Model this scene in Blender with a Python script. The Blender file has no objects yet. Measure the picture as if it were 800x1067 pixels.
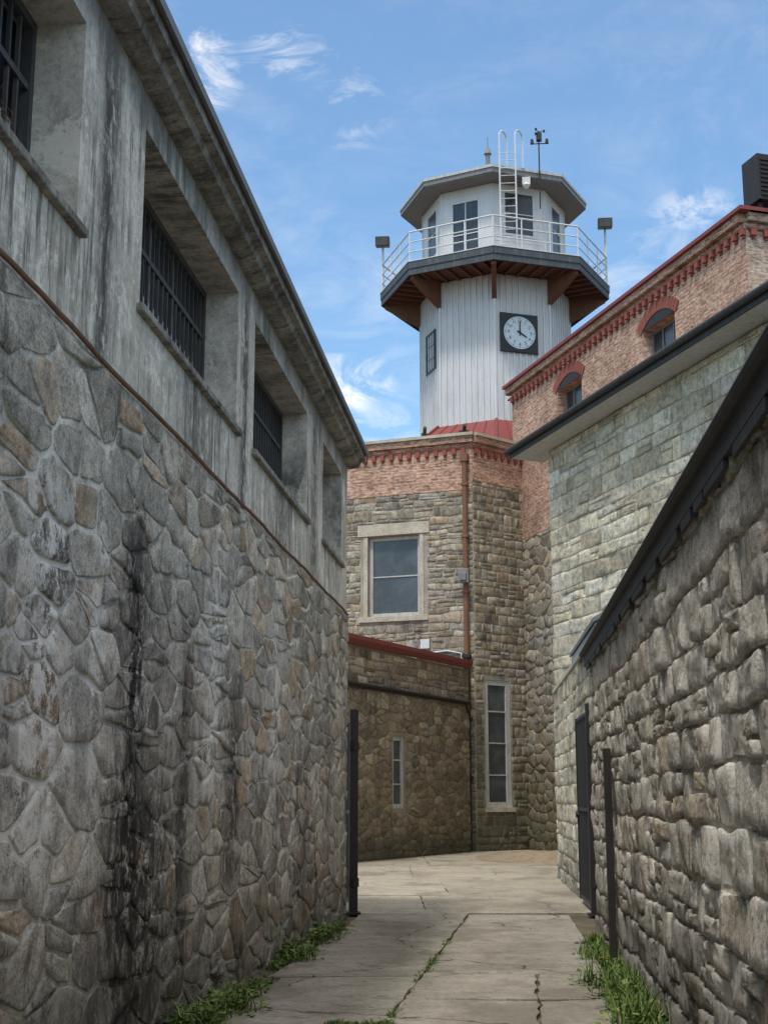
import bpy, math, random
from mathutils import Vector, Matrix, noise
random.seed(11)
S = bpy.context.scene
R = random.random
def U(a, b): return a + (b - a) * R()

# ------------------------------------------------------------------ nodes
class NT:
    def __init__(s, tree):
        s.t = tree; s.t.nodes.clear()
    def n(s, typ, **k):
        nd = s.t.nodes.new(typ)
        for a, b in k.items(): setattr(nd, a, b)
        return nd
    def put(s, sock, v):
        if isinstance(v, bpy.types.NodeSocket): s.t.links.new(v, sock)
        else: sock.default_value = v
    def m(s, op, a, b=0.0, c=None, clamp=False):
        nd = s.n('ShaderNodeMath', operation=op, use_clamp=clamp)
        s.put(nd.inputs[0], a); s.put(nd.inputs[1], b)
        if c is not None: s.put(nd.inputs[2], c)
        return nd.outputs[0]
    def mix(s, a, b, f, mode='MIX'):
        nd = s.n('ShaderNodeMix', data_type='RGBA', blend_type=mode)
        s.put(nd.inputs[0], f)
        s.put(nd.inputs[6], col(a)); s.put(nd.inputs[7], col(b))
        return nd.outputs[2]
    def ramp(s, f, stops, interp='LINEAR'):
        nd = s.n('ShaderNodeValToRGB'); cr = nd.color_ramp; cr.interpolation = interp
        while len(cr.elements) < len(stops): cr.elements.new(0.5)
        for e, (p, c) in zip(cr.elements, stops):
            e.position = p; e.color = col(c)
        s.put(nd.inputs[0], f); return nd.outputs[0]
    def coords(s, sc=(1, 1, 1), loc=(0, 0, 0), kind='Object'):
        tc = s.n('ShaderNodeTexCoord'); mp = s.n('ShaderNodeMapping')
        s.t.links.new(tc.outputs[kind], mp.inputs[0])
        mp.inputs['Scale'].default_value = sc; mp.inputs['Location'].default_value = loc
        return mp.outputs[0]
    def noise(s, vec, scale, detail=5, rough=0.6, dist=0.0):
        nd = s.n('ShaderNodeTexNoise'); s.put(nd.inputs['Vector'], vec)
        nd.inputs['Scale'].default_value = scale; nd.inputs['Detail'].default_value = detail
        nd.inputs['Roughness'].default_value = rough; nd.inputs['Distortion'].default_value = dist
        return nd.outputs[0]
    def step(s, f, a, b):
        nd = s.n('ShaderNodeMapRange'); nd.interpolation_type = 'SMOOTHSTEP'
        s.put(nd.inputs[0], f); nd.inputs[1].default_value = a; nd.inputs[2].default_value = b
        return nd.outputs[0]
    def xyz(s, kind='Object'):
        tc = s.n('ShaderNodeTexCoord'); sp = s.n('ShaderNodeSeparateXYZ')
        s.t.links.new(tc.outputs[kind], sp.inputs[0]); return sp.outputs
    def out(s, color, rough=0.85, bump=None, bs=0.5, bd=0.02, metal=0.0, spec=0.3):
        b = s.n('ShaderNodeBsdfPrincipled'); o = s.n('ShaderNodeOutputMaterial')
        s.put(b.inputs['Base Color'], col(color)); s.put(b.inputs['Roughness'], rough)
        s.put(b.inputs['Metallic'], metal); b.inputs['Specular IOR Level'].default_value = spec
        if bump is not None:
            bn = s.n('ShaderNodeBump'); bn.inputs['Strength'].default_value = bs
            bn.inputs['Distance'].default_value = bd
            s.put(bn.inputs['Height'], bump); s.t.links.new(bn.outputs[0], b.inputs['Normal'])
        s.t.links.new(b.outputs[0], o.inputs[0]); return b
def col(c):
    if isinstance(c, (tuple, list)) and len(c) == 3: return (c[0], c[1], c[2], 1)
    if isinstance(c, float): return (c, c, c, 1)
    return c
def newmat(name):
    m = bpy.data.materials.new(name); m.use_nodes = True
    return m, NT(m.node_tree)

def weather(t, c, streaks, basedark, mort=False):
    X, Y, Z = t.xyz()
    nz = t.noise(t.coords((2.5, 1, 0.7)), 2.0, 7, 0.75)
    nf = t.noise(t.coords((1.3, 1, 0.75), (5, 2, 1)), 6.0, 8, 0.8)
    nf2 = t.noise(t.coords((1.0, 1, 0.8), (15, 2, 6)), 5.0, 9, 0.85)
    for (u, w, z0, z1, amt, cc) in streaks:
        d = t.m('DIVIDE', t.m('SUBTRACT', X, u), w)
        d = t.m('ADD', d, t.m('MULTIPLY', t.m('SUBTRACT', nz, 0.5), 4.2))
        g1 = t.m('EXPONENT', t.m('MULTIPLY', t.m('MULTIPLY', d, d), -1.0))
        zz = t.m('MULTIPLY', t.step(Z, z0, z0 + 0.5), t.m('SUBTRACT', 1.0, t.step(Z, z1 - 0.9, z1)))
        lo, hi = (0.38, 0.52) if cc[0] < 0.3 else ((0.30, 0.42) if mort else (0.46, 0.52))
        f = t.m('MULTIPLY', t.m('MULTIPLY', g1, zz), t.m('MULTIPLY', t.step(nf if cc[0] < 0.3 else nf2, lo, hi), amt))
        c = t.mix(c, cc, f)
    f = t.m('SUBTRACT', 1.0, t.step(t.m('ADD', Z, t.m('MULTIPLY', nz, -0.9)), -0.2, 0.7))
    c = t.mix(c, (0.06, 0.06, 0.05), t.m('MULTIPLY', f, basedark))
    return c, Z, nz

def mortar_color(t, a, b):
    n = t.noise(t.coords((1, 1, 0.8), (9, 4, 2)), 1.8, 8, 0.75); n2 = t.noise(t.coords(), 30, 6, 0.7)
    c = t.ramp(n, [(0.40, a), (0.60, b)])
    return t.mix(c, t.ramp(n2, [(0.3, 0.5), (0.6, 1.15)]), 0.8, 'MULTIPLY'), n2

def stone_mat(name, palette, mortar, dark=0.5, white=0.3, streaks=(), basedark=0.5, bs=0.7, moss=0.0, vary=0.30, smear=0.5):
    m, t = newmat(name)
    at = t.n('ShaderNodeAttribute', attribute_name='stone'); sp = t.n('ShaderNodeSeparateColor')
    t.t.links.new(at.outputs[0], sp.inputs[0]); r, g, eb = sp.outputs[0], sp.outputs[1], sp.outputs[2]
    k = len(palette)
    c = t.ramp(r, [((i + 0.5) / k, p) for i, p in enumerate(palette)])
    c = t.mix(c, (0.0, 0.0, 0.0), t.m('MULTIPLY', g, vary))
    o = t.coords()
    n1 = t.noise(o, 7, 9, 0.75); n2 = t.noise(o, 60, 6, 0.8)
    c = t.mix(c, t.ramp(n1, [(0.32, 0.35), (0.5, 1.05), (0.68, (1.65, 1.6, 1.5))]), 0.85, 'MULTIPLY')
    c = t.mix(c, t.ramp(n2, [(0.38, 0.35), (0.5, 1.05), (0.62, 1.7)]), 0.65, 'MULTIPLY')
    n4 = t.noise(t.coords((1.3, 1, 0.45), (3, 1, 7)), 1.6, 9, 0.78)
    c = t.mix(c, (0.05, 0.048, 0.045), t.m('MULTIPLY', t.step(n4, 0.53, 0.64), dark))
    n5 = t.noise(t.coords((1, 1, 0.8), (9, 4, 2)), 2.6, 10, 0.85)
    c = t.mix(c, (0.68, 0.655, 0.60), t.m('MULTIPLY', t.step(n5, 0.53, 0.62), white))
    mc, mn = mortar_color(t, *mortar)
    ns = t.noise(t.coords((1, 1, 1.2), (2, 7, 5)), 4.0, 8, 0.75)
    e = t.m('ADD', eb, t.m('MULTIPLY', t.m('SUBTRACT', ns, 0.5), 2.6))
    sm = t.step(e, 1.12 - 0.5 * smear, 1.25 - 0.5 * smear)
    c = t.mix(c, mc, t.m('MULTIPLY', sm, 0.85))
    c, Z, nz = weather(t, c, streaks, basedark)
    if moss > 0:
        f = t.m('SUBTRACT', 1.0, t.step(t.m('ADD', Z, t.m('MULTIPLY', nz, -5)), -1.5, 2.5))
        c = t.mix(c, (0.085, 0.08, 0.035), t.m('MULTIPLY', f, moss))
    h = t.m('ADD', t.m('MULTIPLY', n1, 1.2), t.m('MULTIPLY', n2, 0.35))
    t.out(c, 0.9, h, bs, 0.035, spec=0.2)
    return m

def mortar_mat(name, mort, streaks=(), basedark=0.5):
    m, t = newmat(name)
    c, n2 = mortar_color(t, *mort)
    c, Z, nz = weather(t, c, streaks, basedark, True)
    t.out(c, 0.95, n2, 0.6, 0.03, spec=0.1)
    return m

def concrete_mat(name, a, b, dk, amt=0.8, sx=3.0, sz=0.35, zdark=None, bs=0.4, blotch=1.1, drips=0.0, attr=0.0, crack=0.0, marks=()):
    m, t = newmat(name); o = t.coords()
    n = t.noise(o, blotch, 9, 0.75); n2 = t.noise(o, 22, 8, 0.8)
    ns = t.noise(t.coords((sx, 1, sz), (4, 0, 3)), 2.0, 9, 0.78)
    c = t.ramp(n, [(0.38, a), (0.60, b)])
    c = t.mix(c, t.ramp(n2, [(0.33, 0.5), (0.5, 1.0), (0.66, 1.25)]), 0.8, 'MULTIPLY')
    c = t.mix(c, dk, t.m('MULTIPLY', t.step(ns, 0.50, 0.66), amt))
    if drips > 0:
        ny = t.noise(t.coords((1.0, 1, 0.9), (17, 3, 5)), 1.3, 8, 0.75)
        c = t.mix(c, (0.36, 0.31, 0.235), t.m('MULTIPLY', t.step(ny, 0.48, 0.66), 0.55))
        nw = t.noise(t.coords((1.3, 1, 1.2), (7, 0, 5)), 1.7, 10, 0.8)
        c = t.mix(c, tuple(min(1, x * 1.22) for x in b), t.m('MULTIPLY', t.step(nw, 0.53, 0.57), 0.75))
        nd = t.noise(t.coords((6, 1, 0.5), (1, 0, 8)), 1.3, 9, 0.78)
        nb = t.noise(t.coords((1, 1, 0.7), (11, 0, 2)), 1.0, 5, 0.6)
        c = t.mix(c, tuple(x * 0.45 for x in dk), t.m('MULTIPLY', t.m('MULTIPLY', t.step(nd, 0.48, 0.58), t.step(nb, 0.40, 0.58)), drips))
    if attr > 0:
        at = t.n('ShaderNodeAttribute', attribute_name='stone'); sp = t.n('ShaderNodeSeparateColor')
        t.t.links.new(at.outputs[0], sp.inputs[0])
        c = t.mix(c, (0.0, 0.0, 0.0), t.m('MULTIPLY', sp.outputs[0], attr))
        sk_ = t.noise(t.coords((1, 1, 1), (2, 2, 2)), 5.5, 9, 0.85)
        c = t.mix(c, (0.10, 0.09, 0.075), t.m('MULTIPLY', t.step(sk_, 0.55, 0.64), 0.7))
        sk2 = t.noise(t.coords((1, 0.5, 1), (8, 2, 2)), 0.9, 6, 0.65)
        c = t.mix(c, (0.15, 0.135, 0.11), t.m('MULTIPLY', t.step(sk2, 0.47, 0.66), 0.65))
    if crack > 0:
        nn = t.n('ShaderNodeTexNoise'); nn.inputs['Scale'].default_value = 2.2; nn.inputs['Detail'].default_value = 6
        t.t.links.new(o, nn.inputs['Vector'])
        ad = t.n('ShaderNodeVectorMath', operation='MULTIPLY_ADD'); t.t.links.new(nn.outputs[1], ad.inputs[0]); ad.inputs[1].default_value = (0.55, 0.55, 0); t.t.links.new(o, ad.inputs[2])
        vo = t.n('ShaderNodeTexVoronoi', feature='DISTANCE_TO_EDGE'); vo.inputs['Scale'].default_value = 0.36; t.t.links.new(ad.outputs[0], vo.inputs['Vector'])
        f = t.m('SUBTRACT', 1.0, t.step(vo.outputs[0], 0.0012, 0.0055))
        c = t.mix(c, (0.05, 0.045, 0.035), t.m('MULTIPLY', f, crack))
    if marks:
        c, _z, _n = weather(t, c, marks, 0.0)
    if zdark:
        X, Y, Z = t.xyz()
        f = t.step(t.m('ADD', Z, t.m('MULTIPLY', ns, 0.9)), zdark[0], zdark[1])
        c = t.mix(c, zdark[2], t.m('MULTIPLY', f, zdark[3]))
    t.out(c, 0.88, t.m('ADD', n2, t.m('MULTIPLY', n, 0.5)), bs, 0.02, spec=0.2)
    return m

def paint_mat(name, a, dk=None, amt=0.3, rough=0.6, metal=0.0, scale=3.0, sx=3, sz=0.4, spec=0.4, fine=0.6):
    m, t = newmat(name)
    if dk is None: dk = tuple(x * 0.4 for x in a)
    ns = t.noise(t.coords((sx, sx, sz)), scale, 7, 0.7); n2 = t.noise(t.coords(), 14, 5, 0.7)
    c = t.mix(a, dk, t.m('MULTIPLY', t.step(ns, 0.45, 0.72), amt))
    c = t.mix(c, t.ramp(n2, [(0.3, 0.75), (0.6, 1.08)]), fine, 'MULTIPLY')
    t.out(c, rough, n2, 0.15, 0.01, metal, spec)
    return m

def brick_mat(name, c1, c2, mort):
    m, t = newmat(name)
    tc = t.n('ShaderNodeTexCoord'); sp = t.n('ShaderNodeSeparateXYZ'); cb = t.n('ShaderNodeCombineXYZ')
    t.t.links.new(tc.outputs['Object'], sp.inputs[0])
    t.t.links.new(sp.outputs[0], cb.inputs[0]); t.t.links.new(sp.outputs[2], cb.inputs[1])
    b = t.n('ShaderNodeTexBrick'); t.t.links.new(cb.outputs[0], b.inputs['Vector'])
    b.inputs['Color1'].default_value = col(c1); b.inputs['Color2'].default_value = col(c2)
    b.inputs['Mortar'].default_value = col(mort); b.inputs['Scale'].default_value = 1.0
    b.inputs['Brick Width'].default_value = 0.30; b.inputs['Row Height'].default_value = 0.105
    b.inputs['Mortar Size'].default_value = 0.012; b.inputs['Mortar Smooth'].default_value = 0.3
    n = t.noise(t.coords(), 0.9, 8, 0.7); n2 = t.noise(t.coords((1, 1, 3)), 6, 3, 0.7)
    c = t.mix(b.outputs[0], t.ramp(n, [(0.3, 0.5), (0.5, 0.95), (0.7, 1.2)]), 0.9, 'MULTIPLY')
    c = t.mix(c, t.ramp(n2, [(0.38, 0.5), (0.5, 1.0), (0.62, 1.35)]), 0.9, 'MULTIPLY')
    t.out(c, 0.9, b.outputs[1], -0.4, 0.01, spec=0.15)
    return m

# ------------------------------------------------------------------ mesh builder
class MB:
    def __init__(s): s.v = []; s.f = []; s.c = []
    def av(s, p, c=(0.5, 0.5, 0.5)):
        s.v.append(tuple(p)); s.c.append(c); return len(s.v) - 1
    def poly(s, pts, c=(0.5, 0.5, 0.5)): s.f.append([s.av(p, c) for p in pts])
    def box(s, x0, x1, y0, y1, z0, z1):
        i = len(s.v)
        for z in (z0, z1):
            for x, y in ((x0, y0), (x1, y0), (x1, y1), (x0, y1)): s.av((x, y, z))
        for q in ((3, 2, 1, 0), (4, 5, 6, 7), (0, 1, 5, 4), (1, 2, 6, 5), (2, 3, 7, 6), (3, 0, 4, 7)):
            s.f.append([i + k for k in q])
    def prism(s, pts, z0, z1, c=(0.5, 0.5, 0.5)):
        n = len(pts); i = len(s.v)
        for z in (z0, z1):
            for p in pts: s.av((p[0], p[1], z), c)
        s.f.append([i + k for k in reversed(range(n))]); s.f.append([i + n + k for k in range(n)])
        for k in range(n): s.f.append([i + k, i + (k + 1) % n, i + n + (k + 1) % n, i + n + k])
    def extrude(s, prof, x0, x1):
        n = len(prof); i = len(s.v)
        for x in (x0, x1):
            for p in prof: s.av((x, p[0], p[1]))
        s.f.append([i + k for k in range(n)]); s.f.append([i + n + k for k in reversed(range(n))])
        for k in range(n): s.f.append([i + k, i + n + k, i + n + (k + 1) % n, i + (k + 1) % n])
    def tube(s, pts, r, n=8, cap=True):
        pts = [Vector(p) for p in pts]; rings = []
        for k, p in enumerate(pts):
            d = (pts[min(k + 1, len(pts) - 1)] - pts[max(k - 1, 0)]).normalized()
            a = d.cross(Vector((0, 0, 1)) if abs(d.z) < 0.9 else Vector((1, 0, 0))).normalized(); b = d.cross(a)
            rr = r[k] if isinstance(r, (list, tuple)) else r
            rings.append([s.av(p + (a * math.cos(2 * math.pi * j / n) + b * math.sin(2 * math.pi * j / n)) * rr) for j in range(n)])
        for q, w in zip(rings, rings[1:]):
            for j in range(n): s.f.append([q[j], q[(j + 1) % n], w[(j + 1) % n], w[j]])
        if cap: s.f.append(rings[0][::-1]); s.f.append(rings[-1])
    def wall(s, x0, x1, z0, z1, y0, y1, holes=()):
        xs = sorted({x0, x1, *[h[0] for h in holes], *[h[1] for h in holes]})
        zs = sorted({z0, z1, *[h[2] for h in holes], *[h[3] for h in holes]})
        xs = [x for x in xs if x0 <= x <= x1]; zs = [z for z in zs if z0 <= z <= z1]
        def solid(i, k):
            if i < 0 or k < 0 or i >= len(xs) - 1 or k >= len(zs) - 1: return False
            cx = (xs[i] + xs[i + 1]) / 2; cz = (zs[k] + zs[k + 1]) / 2
            return not any(h[0] < cx < h[1] and h[2] < cz < h[3] for h in holes)
        for i in range(len(xs) - 1):
            for k in range(len(zs) - 1):
                if not solid(i, k): continue
                a, b, c, d = xs[i], xs[i + 1], zs[k], zs[k + 1]
                s.poly([(a, y0, c), (b, y0, c), (b, y0, d), (a, y0, d)])
                s.poly([(a, y1, d), (b, y1, d), (b, y1, c), (a, y1, c)])
                if not solid(i - 1, k): s.poly([(a, y0, c), (a, y0, d), (a, y1, d), (a, y1, c)])
                if not solid(i + 1, k): s.poly([(b, y0, d), (b, y0, c), (b, y1, c), (b, y1, d)])
                if not solid(i, k - 1): s.poly([(a, y0, c), (a, y1, c), (b, y1, c), (b, y0, c)])
                if not solid(i, k + 1): s.poly([(a, y0, d), (b, y0, d), (b, y1, d), (a, y1, d)])
    def obj(s, name, mat, parent=None, mw=None, smooth=False, bevel=0.0):
        me = bpy.data.meshes.new(name); me.from_pydata(s.v, [], s.f)
        at = me.attributes.new('stone', 'FLOAT_COLOR', 'POINT')
        flat = []
        for c in s.c: flat += [c[0], c[1], c[2], 1.0]
        at.data.foreach_set('color', flat)
        me.polygons.foreach_set('use_smooth', [smooth] * len(me.polygons))
        me.update(); ob = bpy.data.objects.new(name, me); S.collection.objects.link(ob)
        if mat: me.materials.append(mat)
        if bevel > 0:
            b = ob.modifiers.new('bevel', 'BEVEL'); b.width = bevel; b.segments = 2; b.limit_method = 'ANGLE'
        attach(ob, parent, mw); return ob
def attach(ob, parent, mw=None):
    M = mw if mw is not None else Matrix.Identity(4)
    if parent is not None:
        ob.parent = parent
        ob.matrix_parent_inverse = PM[parent.name].inverted()
    ob.matrix_basis = M
PM = {}
def empty(name, loc):
    e = bpy.data.objects.new(name, None); S.collection.objects.link(e); e.location = loc
    e.empty_display_size = 0.5
    PM[e.name] = Matrix.Translation(loc); return e
def frame(A, B, z=0.0):
    d = Vector((B[0] - A[0], B[1] - A[1], 0)); L = d.length; d.normalize()
    y = Vector((0, 0, 1)).cross(d)
    M = Matrix(((d.x, y.x, 0, A[0]), (d.y, y.y, 0, A[1]), (0, 0, 1, z), (0, 0, 0, 1)))
    return M, L

# ------------------------------------------------------------------ masonry
def area(p):
    return 0.5 * abs(sum(p[i][0] * p[(i + 1) % len(p)][1] - p[(i + 1) % len(p)][0] * p[i][1] for i in range(len(p))))
def clip(p, a, b, c):
    o = []
    for i in range(len(p)):
        P, Q = p[i], p[(i + 1) % len(p)]
        dp = a * P[0] + b * P[1] - c; dq = a * Q[0] + b * Q[1] - c
        if dp <= 0: o.append(P)
        if (dp < 0 < dq) or (dq < 0 < dp):
            t = dp / (dp - dq); o.append((P[0] + (Q[0] - P[0]) * t, P[1] + (Q[1] - P[1]) * t))
    return o
def cut_holes(p, holes):
    for (x0, x1, z0, z1) in holes:
        if len(p) < 3: return p
        bx = [q[0] for q in p]; bz = [q[1] for q in p]
        if max(bx) <= x0 or min(bx) >= x1 or max(bz) <= z0 or min(bz) >= z1: continue
        opts = [clip(p, 1, 0, x0), clip(p, -1, 0, -x1), clip(p, 0, 1, z0), clip(p, 0, -1, -z1)]
        p = max(opts, key=lambda q: area(q) if len(q) > 2 else 0)
    return p
def rubble(x0, x1, z0, z1, sx, sz, jit=0.42, seed=0, drop=0.13):
    rnd = random.Random(seed); pts = {}
    ni = int((x1 - x0) / sx) + 3; nk = int((z1 - z0) / sz) + 3
    for i in range(-2, ni):
        for k in range(-2, nk):
            if rnd.random() < drop: continue
            pts[(i, k)] = (i + 0.5 + (0.5 if k % 2 else 0) + rnd.uniform(-jit, jit), k + 0.5 + rnd.uniform(-jit, jit) * 0.75)
    X1 = (x1 - x0) / sx; Z1 = (z1 - z0) / sz; out = []
    for (i, k), (px, pz) in pts.items():
        p = [(0, 0), (X1, 0), (X1, Z1), (0, Z1)]
        for di in range(-3, 4):
            for dk in range(-3, 4):
                q = pts.get((i + di, k + dk))
                if (di == 0 and dk == 0) or q is None: continue
                a = q[0] - px; b = q[1] - pz
                p = clip(p, a, b, (q[0] ** 2 + q[1] ** 2 - px ** 2 - pz ** 2) / 2)
                if len(p) < 3: break
            if len(p) < 3: break
        if len(p) >= 3: out.append([(x0 + q[0] * sx, z0 + q[1] * sz) for q in p])
    return out
def split_some(cells, prob, seed):
    rnd = random.Random(seed); out = []
    for p in cells:
        if rnd.random() < prob and area(p) > 0.05:
            cx = sum(a[0] for a in p) / len(p); cz = sum(a[1] for a in p) / len(p); an = rnd.choice([rnd.uniform(-0.3, 0.3), 1.57 + rnd.uniform(-0.4, 0.4)])
            a, b = -math.sin(an), math.cos(an); c = a * cx + b * cz
            out += [clip(p, a, b, c), clip(p, -a, -b, -c)]
        else: out.append(p)
    return [p for p in out if len(p) > 2]
def coursed(x0, x1, z0, z1, w0, w1, h0, h1, warp=0.03, split=0.15, seed=0):
    rnd = random.Random(seed); out = []; z = z0; row = 0
    while z < z1 - 0.02:
        h = min(rnd.uniform(h0, h1), z1 - z)
        if z1 - z - h < h0 * 0.5: h = z1 - z
        x = x0 - rnd.uniform(0, w0)
        while x < x1:
            w = rnd.uniform(w0, w1) if rnd.random() > 0.2 else rnd.uniform(w0 * 0.5, w0)
            parts = [(z, z + h)]
            if rnd.random() < split:
                q = z + h * rnd.uniform(0.35, 0.65); parts = [(z, q), (q, z + h)]
            for (a, b) in parts:
                p = [(x, a), (x + w / 2, a), (x + w, a), (x + w, (a + b) / 2), (x + w, b), (x + w / 2, b), (x, b), (x, (a + b) / 2)]
                r = []
                for (px, pz) in p:
                    nv = noise.noise_vector(Vector((px * 1.7, pz * 2.6, seed * 3.1)))
                    qz = pz + nv[1] * warp if z0 + 0.01 < pz < z1 - 0.01 else pz
                    r.append((px + nv[0] * warp, qz))
                r = clip(clip(r, 1, 0, x1), -1, 0, -x0)
                if len(r) > 2: out.append(r)
            x += w
        z += h; row += 1
    return out
def emit(mb, p, depth, gap, detail=3, q=0.2, rough=0.15, flat=0.9):
    if len(p) < 3 or area(p) < 0.004: return
    xs = [a[0] for a in p]; zs = [a[1] for a in p]
    w = max(xs) - min(xs); h = max(zs) - min(zs)
    if w < gap * 2.2 or h < gap * 2.2: return
    cx = sum(xs) / len(p); cz = sum(zs) / len(p)
    gg = gap * U(0.6, 1.6)
    fx = (w - gg) / w; fz = (h - gg) / h
    p = [(cx + (a - cx) * fx, cz + (b - cz) * fz) for a, b in p]
    o = []
    for i in range(len(p)):
        P, Q = p[i], p[(i + 1) % len(p)]
        o.append((P[0] + (Q[0] - P[0]) * q, P[1] + (Q[1] - P[1]) * q))
        if detail >= 3:
            j = 0.035; mx, mz = (P[0] + Q[0]) / 2, (P[1] + Q[1]) / 2
            l = abs(Q[0] - P[0]) + abs(Q[1] - P[1])
            if l > 0.12: o.append((mx + U(-j, j) * l, mz + U(-j, j) * l))
        o.append((P[0] + (Q[0] - P[0]) * (1 - q), P[1] + (Q[1] - P[1]) * (1 - q)))
    pp = []
    for a in o:
        if not pp or (abs(a[0] - pp[-1][0]) + abs(a[1] - pp[-1][1])) > 0.012: pp.append(a)
    p = pp; n = len(p)
    if n < 3: return
    c = (R(), R()); d = depth * U(0.35, 1.4)
    tx = U(-0.07, 0.07); tz = U(-0.10, 0.10)
    rings = [(0.02, 1.0, 1.0), (-d * 0.65, 1.0, 0.95), (-d * 0.98, flat, 0.72), (-d * 1.03, 0.5, 0.18)]
    if detail < 3: rings = [(0.02, 1.0, 1.0), (-d * 0.6, 1.0, 0.9), (-d, 0.88, 0.65)]
    prev = None
    for k, (y, sc, eb) in enumerate(rings):
        cur = []
        for (a, b) in p:
            yy = y
            if k >= 1:
                yy += depth * U(-rough, rough)
                yy += (tx * (a - cx) + tz * (b - cz)) * (0.5 if k == 1 else 1) * min(1, depth / 0.03)
                yy = min(yy, -0.003)
            j = 0.005 if k else 0
            cur.append(mb.av((cx + (a - cx) * sc + U(-j, j), yy, cz + (b - cz) * sc + U(-j, j)), (c[0], c[1], eb)))
        if prev:
            for i in range(n): mb.f.append([prev[i], prev[(i + 1) % n], cur[(i + 1) % n], cur[i]])
        prev = cur
    ce = mb.av((cx, rings[-1][0] - d * U(-0.25, 0.2), cz), (c[0], c[1], 0.0))
    for i in range(n): mb.f.append([prev[i], prev[(i + 1) % n], ce])
def masonry(name, cells, holes, depth, gap, mat, parent, M, detail=3, q=0.2, rough=0.15, flat=0.9):
    mb = MB()
    for p in cells: emit(mb, cut_holes(p, holes), depth, gap, detail, q, rough, flat)
    return mb.obj(name, mat, parent, M, smooth=True)

# ------------------------------------------------------------------ materials
BLK = (0.026, 0.025, 0.024); WHT = (0.80, 0.78, 0.73)
LS = [(8.9, 0.34, -0.6, 3.9, 1.0, BLK), (9.3, 0.8, -0.6, 2.2, 0.95, BLK), (6.5, 0.3, 0.0, 1.6, 0.6, BLK), (12.0, 0.35, 0.6, 2.9, 0.85, BLK), (10.3, 0.16, 0.0, 3.4, 0.75, BLK),
      (7.2, 0.45, 0.9, 3.8, 1.0, WHT), (8.1, 0.14, 1.0, 3.9, 0.9, WHT), (11.2, 0.36, 1.4, 3.9, 0.9, WHT), (16.0, 0.5, 0, 2.0, 0.6, BLK), (14.0, 0.36, 1.5, 3.9, 0.8, WHT), (6.2, 0.3, 0.4, 2.9, 0.9, WHT), (17.8, 0.3, 0.5, 3.6, 0.5, BLK)]
MO_L = ((0.32, 0.30, 0.265), (0.76, 0.73, 0.655)); MO_R = ((0.40, 0.37, 0.325), (0.62, 0.585, 0.52)); MO_A = ((0.44, 0.395, 0.305), (0.57, 0.52, 0.415))
MO_H = ((0.31, 0.28, 0.225), (0.43, 0.395, 0.325)); MO_N = ((0.28, 0.235, 0.175), (0.38, 0.33, 0.26))
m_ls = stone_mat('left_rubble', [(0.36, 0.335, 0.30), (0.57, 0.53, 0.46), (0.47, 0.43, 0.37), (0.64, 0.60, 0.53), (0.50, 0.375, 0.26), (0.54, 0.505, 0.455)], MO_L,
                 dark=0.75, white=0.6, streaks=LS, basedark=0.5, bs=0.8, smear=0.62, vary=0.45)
m_lm = mortar_mat('left_mortar', MO_L, LS)
RS = [(14.1, 0.5, 0.0, 3.2, 0.4, (0.05, 0.045, 0.04)), (5.0, 0.25, 0.0, 2.4, 0.6, BLK), (8.2, 0.25, 0.0, 2.6, 0.5, BLK), (9.6, 0.5, 0.0, 3.0, 0.85, (0.72, 0.69, 0.63)), (12.3, 0.3, 0.0, 2.4, 0.9, (0.76, 0.74, 0.68)), (10.9, 0.2, 0.0, 1.9, 0.6, BLK)]
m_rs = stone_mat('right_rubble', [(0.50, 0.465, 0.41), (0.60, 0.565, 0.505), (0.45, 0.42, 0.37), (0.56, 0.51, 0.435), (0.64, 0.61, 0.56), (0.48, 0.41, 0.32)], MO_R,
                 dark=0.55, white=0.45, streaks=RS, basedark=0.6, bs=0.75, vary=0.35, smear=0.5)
m_rm = mortar_mat('right_mortar', MO_R, RS)
m_as = stone_mat('pale_ashlar', [(0.54, 0.47, 0.345), (0.65, 0.58, 0.44), (0.46, 0.395, 0.285), (0.60, 0.515, 0.37), (0.67, 0.615, 0.50)], MO_A,
                 dark=0.45, white=0.15, basedark=0.4, bs=0.6, smear=0.35, vary=0.4)
m_am = mortar_mat('ashlar_mortar', MO_A)
m_hs = stone_mat('hub_rubble', [(0.34, 0.285, 0.205), (0.44, 0.375, 0.275), (0.27, 0.225, 0.17), (0.48, 0.42, 0.32), (0.36, 0.33, 0.28), (0.38, 0.29, 0.19)], MO_H,
                 dark=0.65, white=0.2, basedark=0.6, bs=0.6, moss=0.6, smear=0.35, vary=0.45)
m_hm = mortar_mat('hub_mortar', MO_H)
m_an = stone_mat('annex_rubble', [(0.34, 0.265, 0.18), (0.44, 0.355, 0.25), (0.26, 0.21, 0.15), (0.48, 0.405, 0.30), (0.34, 0.30, 0.245)], MO_N,
                 dark=0.65, white=0.15, basedark=0.7, bs=0.6, moss=0.35, smear=0.3, vary=0.45)
m_anm = mortar_mat('annex_mortar', MO_N)
CM = [(8.0, 0.16, 3.8, 6.9, 0.9, (0.06, 0.058, 0.055)), (12.3, 0.14, 3.8, 6.9, 0.9, (0.06, 0.058, 0.055)), (16.6, 0.25, 3.8, 6.9, 0.8, (0.07, 0.068, 0.065)), (5.6, 0.5, 3.7, 5.6, 0.7, (0.09, 0.085, 0.08)), (10.6, 0.6, 3.7, 5.6, 0.7, (0.09, 0.085, 0.08)), (14.4, 0.6, 3.7, 5.6, 0.7, (0.09, 0.085, 0.08))]
m_conc = concrete_mat('weathered_concrete', (0.51, 0.485, 0.435), (0.69, 0.66, 0.595), (0.24, 0.225, 0.20), 0.7, sx=1.5, sz=0.6, zdark=(6.35, 7.0, (0.13, 0.128, 0.12), 0.8), drips=0.85, marks=CM)
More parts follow.
